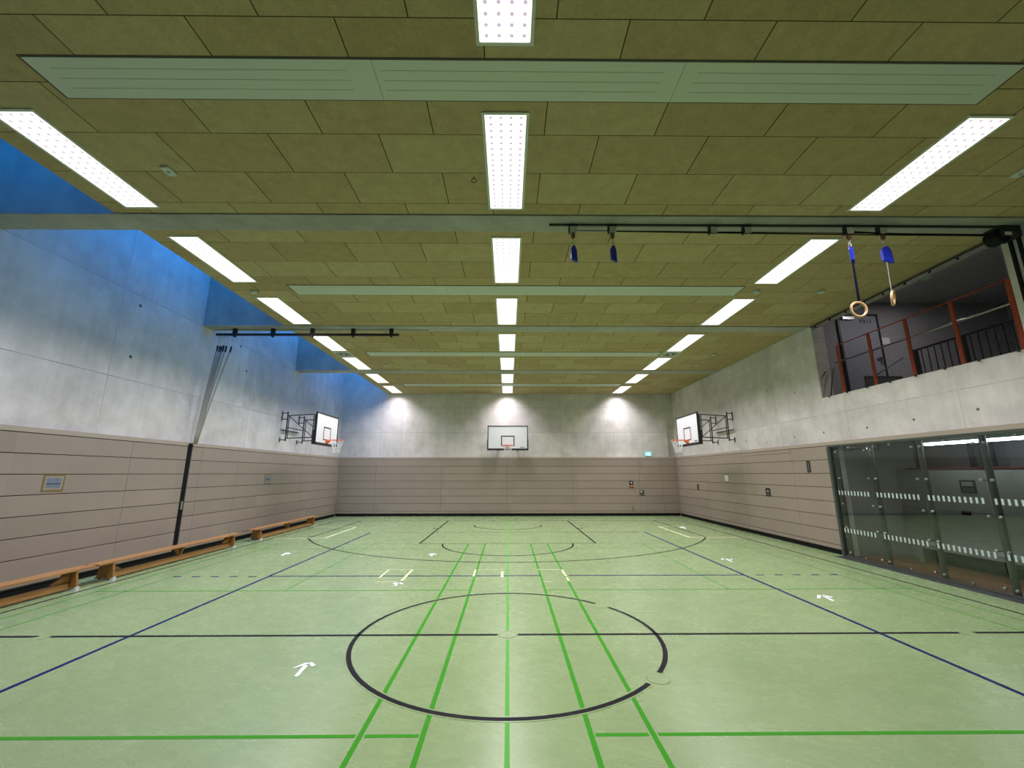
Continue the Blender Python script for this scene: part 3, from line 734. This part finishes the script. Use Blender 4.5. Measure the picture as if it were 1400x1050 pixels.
# grey stair balustrade deeper in the gallery
t_ = thing('stair_balustrade', 'dark grey balustrade of thin vertical bars behind the orange railing', 'railing', (0, 0, 0))
BX = 9.55
MB().box(BX-.02, BX+.02, 3.6, 9.55, 4.68, 4.72).box(BX-.015, BX+.015, 3.6, 9.55, 3.80, 3.83).build('rails', M['darksteel'], t_)
yy = 9.52; k = 0
for k in range(6): MB().box(BX-.03, BX+.03, 9.45-k*1.05-.05, 9.45-k*1.05+.05, 3.72, 4.70).build('post', M['darksteel'], t_)
for k in range(42):
    if k % 7: MB().bar((BX, 9.45-k*.15, 3.83), (BX, 9.45-k*.15, 4.68), .011, 6).build('bar', M['darksteel'], t_)
t_ = thing('stair_handrail', 'thin grey handrail sloping down in front of the gallery door', 'handrail', (0, 0, 0))
MB().path([(9.5, 9.7, 4.60), (9.0, 9.9, 4.25), (8.7, 10.0, 3.95)], .015, 8).build('tube', M['post'], t_, smooth=True)
MB().path([(8.2, 10.25, 4.45), (8.1, 10.25, 4.1), (8.02, 10.25, 3.72)], .015, 8).build('lower_tube', M['post'], t_, smooth=True)
t_ = thing('display_frame', 'low grey framed panel standing in front of the gallery door', 'frame', (8.55, 9.75, 3.72))
MB().box(0, .85, 0, .03, .0, .42).build('panel', M['roomdark'], t_)
MB().box(-.02, .87, -.01, .04, .40, .43).box(-.02, .01, -.01, .04, 0, .43).box(.84, .87, -.01, .04, 0, .43).build('frame', M['post'], t_)
# safety net with its carrier tube and hooks
t_ = thing('safety_net', 'black safety net stretched over the gallery opening', 'net', (RX+.035, 0, 0))
MB().box(0, .002, 6.08, 10.36, 3.73, 5.60).build('mesh', M['net'], t_)
MB().bar((-.0, 6.06, 5.595), (-.0, 10.38, 5.595), .018, 8).build('carrier_tube', M['black_frame'], t_)
hk = MB()
for k in range(9): hk.box(-.02, .01, 6.2+k*.5-.015, 6.2+k*.5+.015, 5.53, 5.60)
for k in range(8): hk.box(-.03, .0, 6.20+k*.56-.012, 6.15+k*.56+.012, 3.70, 3.735)
hk.build('hooks', M['darksteel'], t_)

# ================================================================== GLASS FRONT AND ROOM BEHIND (lower right)
XG = RX+.03
win = struct(MB().box(XG-.03, XG+.12, 1.0, 10.40, 2.50, 2.548).box(XG-.05, XG+.04, 10.33, 10.40, 0, 2.50).box(XG-.03, XG+.02, 1.0, 10.33, -.002, .03).build('window_1', M['post'], bevel=.003))
posts = [10.28, 9.27, 8.15, 7.04, 5.93, 4.82, 3.71, 2.60, 1.2]
for k, (b, a) in enumerate(zip(posts, posts[1:])):
    hi_ = 10.32 if k == 0 else b-.008
    MB().box(XG-.005, XG+.005, a+.008, hi_, .03, 2.50).build('glass_pane', M['glass'], win)
    mk = MB(); n_ = int((hi_-a-.07)/.0915)
    for zz in (.54, 1.385):
        for j in range(n_): 
            y_ = hi_-.05-j*.0915
            mk.box(XG-.007, XG-.005, y_-.036, y_, zz, zz+.095)
    mk.build('marker_stripes', M['sticker'], win)
for k, yy in enumerate(posts):
    p_ = MB().lathe((XG+.085, yy, 0), [(.048, 0), (.048, 2.52)], 16).build('post', M['post'], win, smooth=False)
    c_ = MB(); d_ = MB()
    for zz in (.10, .66, 1.19, 1.77, 2.38):
        for s_ in (-1, 1):
            d_.bar((XG+.075, yy, zz), (XG+.012, yy+s_*.085, zz), .009, 6)
            c_.lathe((XG, yy+s_*.085, zz), [(.016, -.020), (.021, -.013), (.021, .016)], 14, 'x')
    c_.build('glass_clamps', M['metal'], p_, smooth=False); d_.build('clamp_arms', M['darksteel'], p_)
cc = MB()
for b, a in zip(posts, posts[1:]):
    for zz in (.06, 2.46): cc.lathe((XG, (a+b)/2, zz), [(.016, -.020), (.020, -.013), (.020, .016)], 12, 'x')
cc.build('edge_clamps', M['metal'], win)
# the room
struct(MB().box(7.9, 10.4, .6, 10.6, -.2, -.004).build('room_floor', M['brownfloor']))
struct(MB().box(W+.29, 10.4, 10.40, 10.6, -.2, 2.9).build('room_end_wall', M['roomwall']))
rw = struct(MB().box(9.42, 9.6, .6, 10.42, -.2, 1.97).build('room_back_wall', M['roomwall']))
MB().box(9.419, 9.42, .6, 10.40, 1.085, 1.093).build('wall_seam', M['roomdark'], rw)
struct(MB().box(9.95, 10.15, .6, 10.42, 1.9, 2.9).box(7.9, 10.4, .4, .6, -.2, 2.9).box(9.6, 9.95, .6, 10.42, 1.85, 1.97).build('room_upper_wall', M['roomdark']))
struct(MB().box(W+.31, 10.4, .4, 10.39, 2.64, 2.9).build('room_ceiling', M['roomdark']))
tag(MB().box(9.40, 9.46, 2.5, 10.1, 1.97, 1.995).build('red_ledge', M['red'], bevel=.004), 'dark red ledge running along the top of the wall behind the glass', 'ledge')
t_ = thing('wall_bench', 'grey slab bench along the wall behind the glass', 'bench', (0, 0, 0))
MB().box(8.97, 9.42, 1.0, 9.75, .30, .40).build('slab', M['bench_conc'], t_, bevel=.006)
MB().box(8.99, 9.42, 9.62, 9.72, 0, .30).build('support_and_shade', M['bench_conc'], t_); MB().box(9.3, 9.42, 1.0, 9.62, 0, .30).build('support_and_shade', M['black'], t_)  # long black box: the shade beneath the slab put into colour
for k, (yy, lab) in enumerate(((8.65, 'upper of two small dark signs framed by glass posts, left'), (7.25, 'small dark sign behind the glass at the right photo edge'))):
    t_ = thing('wall_sign', lab.replace('upper of two small dark signs framed by glass posts, left', 'small dark two-part sign on the wall behind the second and third glass posts'), 'sign', (9.42, yy, 1.48), 0, 'dark signs behind the glass')
    MB().box(-.012, 0, 0, .30, 0, .26).build('plate', M['box_dark'], t_); MB().box(-.016, -.012, .04, .26, .02, .11).build('lower_field', M['roomdark'], t_); MB().box(-.016, -.012, .04, .26, .14, .23).build('grey_field', M['roomwall'], t_)
for yy, lab in ((8.85, 'small black socket on the wall behind the glass, left one'), (7.45, 'small black socket on the wall behind the glass, right one')):
    tag(MB().box(9.39, 9.42, yy, yy+.10, 1.04, 1.12).box(9.39, 9.42, yy+.12, yy+.17, 1.04, 1.12).build('wall_socket', M['black'], bevel=.004), lab, 'socket', 'sockets behind the glass')
for k, (a, b) in enumerate(((8.12, 9.20), (6.92, 8.0), (5.7, 6.8))):
    lab = ['bright tube lamp behind the glass, the left one', 'bright tube lamp behind the glass, the right one at the photo edge', 'tube lamp behind the glass, nearest the camera and out of view'][k]
    t_ = thing('tube_lamp', lab, 'lamp', (9.1, a, 2.50), 0, 'tube lamps behind the glass')
    MB().box(-.05, .05, -.02, b-a+.02, .02, .08).bar((0, .3, .08), (0, .3, .15), .01).bar((0, .8, .08), (0, .8, .15), .01).build('housing', M['lightgreen'], t_)
    MB().bar((0, 0, 0), (0, b-a, 0), .035, 14).build('tube', M['tube'], t_, smooth=True)
for k, (yy, r) in enumerate(((8.95, .05), (8.55, .035), (7.45, .05), (6.8, .04))):
    lab = ['thick dark pipe behind the glass, leftmost of four', 'thin dark pipe behind the glass, second from left', 'dark pipe behind the glass, third from left', 'dark pipe behind the glass, nearest the photo edge'][k]
    tag(MB().bar((9.8, yy, 1.97), (9.8, yy, 2.64), r, 12).build('wall_pipe', M['black']), lab, 'pipe', 'dark pipes above the red ledge')

# ================================================================== THINGS ON THE WALLS
def notice(name, x, y0, y1, z0, z1, lab, s_):
    t_ = thing(name, lab, 'notice', (x, y0, z0)); w_, h_ = y1-y0, z1-z0
    sh = s_*.004
    MB().box(min(0, sh), max(0, sh), .03, w_-.03, .03, h_-.03).build('sheet', M['paper'] if s_ < 0 else M['tape_pale'], t_)
    MB().box(min(0, sh*1.3), max(0, sh*1.3), 0, w_, 0, .035).box(min(0, sh*1.3), max(0, sh*1.3), 0, w_, h_-.03, h_).box(min(0, sh*1.3), max(0, sh*1.3), 0, .03, .035, h_-.03).box(min(0, sh*1.3), max(0, sh*1.3), w_-.03, w_, .035, h_-.03).build('tape_border', M['tape_brown'], t_)
    if s_ > 0:
        MB().box(.004, .006, .065, w_-.065, .06, h_-.06).build('print', M['sign_paper'], t_)
        MB().box(.006, .007, .065, w_-.065, h_*.43, h_*.48).build('print_line', M['sign_dark'], t_)
    return t_
M['tape_pale'] = plain('beige_sheet', (.33, .29, .23), .7)
notice('taped_notice', LX, 7.32, 7.68, 1.585, 1.875, 'blue-grey notice framed with brown tape on the left panelling, nearest the camera', 1)
notice('taped_notice', LX, 13.90, 14.29, 1.565, 1.86, 'small notice framed with brown tape on the left panelling below the backboard', 1)
t_ = notice('framed_notice', RX, 15.26, 15.58, 1.575, 1.84, 'white sheet with brown border on the right panelling below the backboard', -1)
tx = MB()
for k in range(4): tx.box(-.0055, -.004, .08, .24-.03*(k % 2), .07+k*.035, .08+k*.035)
tx.build('printed_lines', M['roomwall'], t_)
def recess(name, y0, y1, z0, z1, lab, inner=None):
    t_ = thing(name, lab, 'wall recess', (RX, y0, z0), 0, 'small recesses in the right panelling'); w_, h_ = y1-y0, z1-z0
    MB().box(-.003, .002, 0, w_, 0, h_).build('dark_plate', M['box_dark'], t_)  # flat dark plate; its colour stands for the depth of the recess
    MB().box(-.006, 0, -.006, 0, -.006, h_+.006).box(-.006, 0, w_, w_+.006, -.006, h_+.006).box(-.006, 0, 0, w_, h_, h_+.006).box(-.006, 0, 0, w_, -.006, 0).build('rim', M['coping'], t_)
    if inner == 'lock':
        MB().lathe((-.003, w_*.5, h_*.62), [(.035, 0), (.035, -.012), (.015, -.02)], 18, 'x').build('rotary_switch', M['metal'], t_)
        MB().box(-.012, -.003, w_*.25, w_*.75, .03, .09).build('key_plate', M['grey_box'], t_)
    if inner == 'slot': MB().box(-.010, -.003, w_*.3, w_*.7, .03, h_-.03).build('switch_plate', M['grey_box'], t_)
    return t_
recess('wall_recess', 11.05, 11.20, 1.90, 2.20, 'tall narrow dark recess in the right panelling nearest the glass', 'slot')
recess('wall_recess', 12.90, 13.15, 1.20, 1.45, 'dark square recess with round switch in the right panelling, middle one', 'lock')
recess('wall_recess', 17.72, 17.92, 1.20, 1.44, 'small dark recess in the right panelling nearest the far corner', 'slot')
t_ = thing('fire_call_point', 'brown and orange call point on the far panelling, left of the grey box', 'alarm button', (5.665, BY, 1.24))
MB().box(-.09, .09, -.012, 0, 0, .31).build('back_plate', M['box_dark'], t_, bevel=.003); MB().box(-.07, .07, -.03, -.012, .02, .13).build('orange_box', M['alarm_orange'], t_, bevel=.004)
MB().lathe((0, -.012, .225), [(.035, 0), (.03, -.02)], 18, 'y').build('round_button', M['white'], t_)
t_ = thing('switch_box', 'grey metal box on the far panelling below the exit sign', 'switch box', (6.13, BY, .91))
MB().box(-.11, .11, -.02, 0, 0, .23).build('cover', M['grey_box'], t_, bevel=.004); MB().box(-.07, .0, -.026, -.02, .12, .19).build('name_plate', M['lightgreen'], t_)
t_ = thing('exit_sign', 'small glowing turquoise escape sign on the far wall at right', 'exit sign', (6.55, BY+.02, 2.66))
MB().box(-.14, .14, -.03, .04, .0, .02).box(-.02, .02, -.02, .03, -.03, .0).build('foot', M['lightgreen'], t_)
MB().box(-.13, .13, -.02, .01, .02, .20).build('lit_panel', M['exit_lit'], t_, bevel=.003)
man = MB().box(.02, .05, -.023, -.02, .14, .17).ext([(0, -.023, .08), (.035, -.023, .08), (.05, -.023, .135), (.015, -.023, .135)], (0, .003, 0)).ext([(-.03, -.023, .04), (-.01, -.023, .04), (.03, -.023, .085), (.005, -.023, .085)], (0, .003, 0)).ext([(.03, -.023, .04), (.05, -.023, .04), (.035, -.023, .085), (.015, -.023, .085)], (0, .003, 0))
man.ext([(-.11, -.023, .11), (-.075, -.023, .075), (-.075, -.023, .145)], (0, .003, 0)).box(-.075, -.04, -.023, -.02, .10, .12)
man.build('pictogram', M['exit_white'], t_)

# ================================================================== GYM BENCHES (balance benches, beam underneath)
def bench(y0, lab):
    t_ = thing('gym_bench', lab, 'bench', (-7.27, y0, 0), 0, 'wooden gym benches along the left wall')
    MB().box(-.125, .125, 0, 4.04, .300, .332).build('seat', M['bench_wood'], t_, bevel=.004)
    MB().box(-.03, .045, .33, 3.71, .03, .125).build('balance_beam', M['bench_wood'], t_, bevel=.005)
    for yy, s_ in ((.30, 1), (3.74, -1)):
        prof = [(-.16, 0, .03), (-.10, 0, .03), (-.05, 0, .055), (.05, 0, .055), (.10, 0, .03), (.16, 0, .03), (.115, 0, .300), (-.115, 0, .300)]
        lg = MB().ext([(x, yy-.02, z) for x, _, z in prof], (0, .04, 0))
        lg.ext([(-.02, yy, .14), (-.02, yy+s_*.30, .14), (-.02, yy+s_*.02, .298)], (.04, 0, 0))
        g = lg.build('leg', M['bench_leg'], t_, bevel=.003)
        for s2 in (-1, 1):
            MB().hexa([(s2*.17, yy-.035, 0), (s2*.17, yy+.035, 0), (s2*.095, yy+.035, 0), (s2*.095, yy-.035, 0)],
                      [(s2*.165, yy-.03, .065), (s2*.165, yy+.03, .065), (s2*.135, yy+.03, .05), (s2*.135, yy-.03, .05)]).build('rubber_foot', M['rubber'], g)
    MB().ext([(-.11, 2.0, .300), (.11, 2.0, .300), (.04, 2.0, .125), (-.03, 2.0, .125)], (0, .04, 0)).ext([(-.02, 1.86, .300), (-.02, 2.18, .300), (-.02, 2.06, .125), (-.02, 1.98, .125)], (.04, 0, 0)).build('middle_support', M['bench_leg'], t_)
    MB().box(-.05, .05, -.05, .0, .306, .326).build('hook_tongue', M['bench_wood'], t_)
    return t_
b0 = bench(3.84, 'wooden gym bench by the left wall nearest the camera, cut by the photo edge')
dup(b0, (-7.27, 7.95, 0), 0, 'wooden gym bench by the left wall in the middle, under the black slot')
dup(b0, (-7.31, 12.68, 0), 0, 'wooden gym bench by the left wall farthest away, near the backboard')

# ================================================================== TAPE ON THE FLOOR
def quads(name, polys, mat, lab, grp=None):
    # strips of tape lying on the floor, corners in metres
    ox, oy = polys[0][0]; m = MB()
    for p in polys: m.ext([(a-ox, b-oy, .0025) for a, b in p], (0, 0, .0012))
    o = m.build(name, mat); o.location = (ox, oy, 0)
    return tag(o, lab, 'floor marking', grp)
G = 'white tape arrows on the floor'; WT = M['white_tape']
quads('tape_arrow', [[(-2.121, 4.688), (-2.059, 4.794), (-2.014, 4.808), (-1.998, 4.789), (-2.043, 4.744), (-2.106, 4.671)], [(-2.021, 4.506), (-2.043, 4.744), (-1.997, 4.743), (-1.984, 4.517), (-1.996, 4.498)],
    [(-2.008, 4.802), (-1.992, 4.817), (-1.926, 4.75), (-1.94, 4.71), (-1.983, 4.747)]], WT, 'white tape arrow on the floor nearest the camera, left of the centre circle', G)
quads('tape_arrow', [[(4.875, 7.154), (4.934, 7.153), (4.802, 6.976), (4.753, 6.985)], [(4.933, 7.144), (4.967, 7.144), (4.936, 6.868), (4.891, 6.828), (4.878, 6.861), (4.904, 7.025)], [(4.974, 7.153), (5.057, 7.065), (5.004, 7.015), (4.936, 7.075)]],
    WT, 'white tape arrow on the floor at right between the blue side line and the glass', G)
quads('tape_arrow', [[(4.793, 10.059), (4.877, 10.073), (4.827, 9.985), (4.74, 9.928)], [(4.888, 10.073), (4.926, 10.043), (4.895, 9.714), (4.851, 9.728), (4.865, 9.912)], [(4.981, 10.057), (5.049, 10.041), (4.983, 9.925), (4.959, 9.969)]],
    WT, 'white tape arrow on the floor at right where the blue side line runs back', G)
quads('tape_arrow', [[(-1.944, 7.793), (-1.949, 7.986), (-1.92, 7.994), (-1.904, 7.775)], [(-2.022, 7.951), (-1.973, 8.041), (-1.943, 7.995), (-1.99, 7.897)], [(-1.922, 8.022), (-1.878, 8.03), (-1.813, 7.93), (-1.82, 7.886), (-1.899, 7.967)]],
    WT, 'white tape arrow on the floor below the left taped square', G)
quads('tape_arrow', [[(-1.802, 10.474), (-1.827, 10.752), (-1.783, 10.751), (-1.756, 10.457)], [(-1.892, 10.736), (-1.836, 10.803), (-1.812, 10.669), (-1.859, 10.62)], [(-1.813, 10.82), (-1.699, 10.734), (-1.696, 10.641), (-1.786, 10.701)]],
    WT, 'white tape arrow on the floor left of the free throw circle', G)
quads('tape_strip', [[(-5.349, 10.614), (-5.397, 10.915), (-5.356, 10.945), (-5.279, 10.913), (-5.217, 10.79), (-5.25, 10.74), (-5.314, 10.812), (-5.283, 10.593), (-5.307, 10.555)]], WT, 'short curved white tape strip on the floor near the middle bench', None)
quads('tape_strip', [[(6.044, 15.608), (6.222, 15.898), (6.305, 15.851), (6.245, 15.474), (6.134, 15.22), (6.163, 15.584)]], WT, 'pale tape strip on the floor in the far right corner', None)
C = M['cream_line']; G2 = 'taped squares on the attack line'
def rect(a, b, c_, d_): return [(a, c_), (b, c_), (b, d_), (a, d_)]
quads('tape_square', [rect(-2.39, -2.35, 8.35, 9.05), rect(-2.35, -1.93, 9.02, 9.06), rect(-1.93, -1.88, 8.15, 9.05), rect(-2.35, -1.95, 8.05, 8.08)], C, 'open cream tape square across the blue line at left', G2)
quads('tape_square', [rect(-.66, -.62, 8.48, 9.02), rect(-.60, -.12, 9.00, 9.03), rect(-.13, -.08, 8.38, 8.88)], C, 'open cream tape square across the blue line just left of the middle', G2)
quads('tape_square', [rect(.58, 1.08, 9.0, 9.03), [(1.07, 8.45), (1.11, 8.45), (1.10, 9.0), (1.06, 9.0)], [(1.07, 8.10), (1.11, 8.10), (1.11, 8.38), (1.07, 8.38)], rect(.63, .80, 8.03, 8.05)], C, 'open cream tape square across the blue line just right of the middle', G2)

# ================================================================== SKY AND CAMERA
w = bpy.data.worlds.new('dusk'); S.world = w; w.use_nodes = True
bg = w.node_tree.nodes['Background']; bg.inputs[0].default_value = (.0, .22, .85, 1); bg.inputs[1].default_value = SKY = 3.6
for i, (a, b) in enumerate(((RY, .79), (1.21, 5.60), (6.02, 10.41), (10.83, 15.22), (15.64, BY))):
    ld = bpy.data.lights.new('sky_portal', 'AREA'); ld.shape = 'RECTANGLE'; ld.size = SLOT-LX; ld.size_y = b-a; ld.cycles.is_portal = True
    lo = bpy.data.objects.new('sky_portal', ld); COL.objects.link(lo); lo.location = ((LX+SLOT)/2, (a+b)/2, 7.40)

f, pitch, yaw, roll, h, x0 = 577.2032956546142, 0.20905398959822144, 0.009194003383316728, -0.0009187078558744021, 1.88085854503117, 0.005287381796152001
F = Vector((math.sin(yaw)*math.cos(pitch), math.cos(yaw)*math.cos(pitch), math.sin(pitch)))
R = Vector((math.cos(yaw), -math.sin(yaw), 0)); U = R.cross(F)
R2 = R*math.cos(roll)+U*math.sin(roll); U2 = U*math.cos(roll)-R*math.sin(roll)
cam = bpy.data.cameras.new('camera'); co = bpy.data.objects.new('camera', cam); COL.objects.link(co)
mt = Matrix((R2, U2, -F)).transposed().to_4x4(); mt.translation = Vector((x0, 0, h)); co.matrix_world = mt
cam.sensor_fit = 'HORIZONTAL'; cam.sensor_width = 36; cam.lens = f/1400*36; cam.clip_start = .05; cam.clip_end = 200
S.camera = co
S.view_settings.view_transform = 'Standard'; S.view_settings.look = 'None'; S.view_settings.gamma = 1; S.view_settings.exposure = EXP = 0.0
S.view_settings.use_curve_mapping = False
S.cycles.use_denoising = True
S.cycles.max_bounces = 10; S.cycles.diffuse_bounces = 6; S.cycles.transparent_max_bounces = 16; S.cycles.sample_clamp_indirect = 6
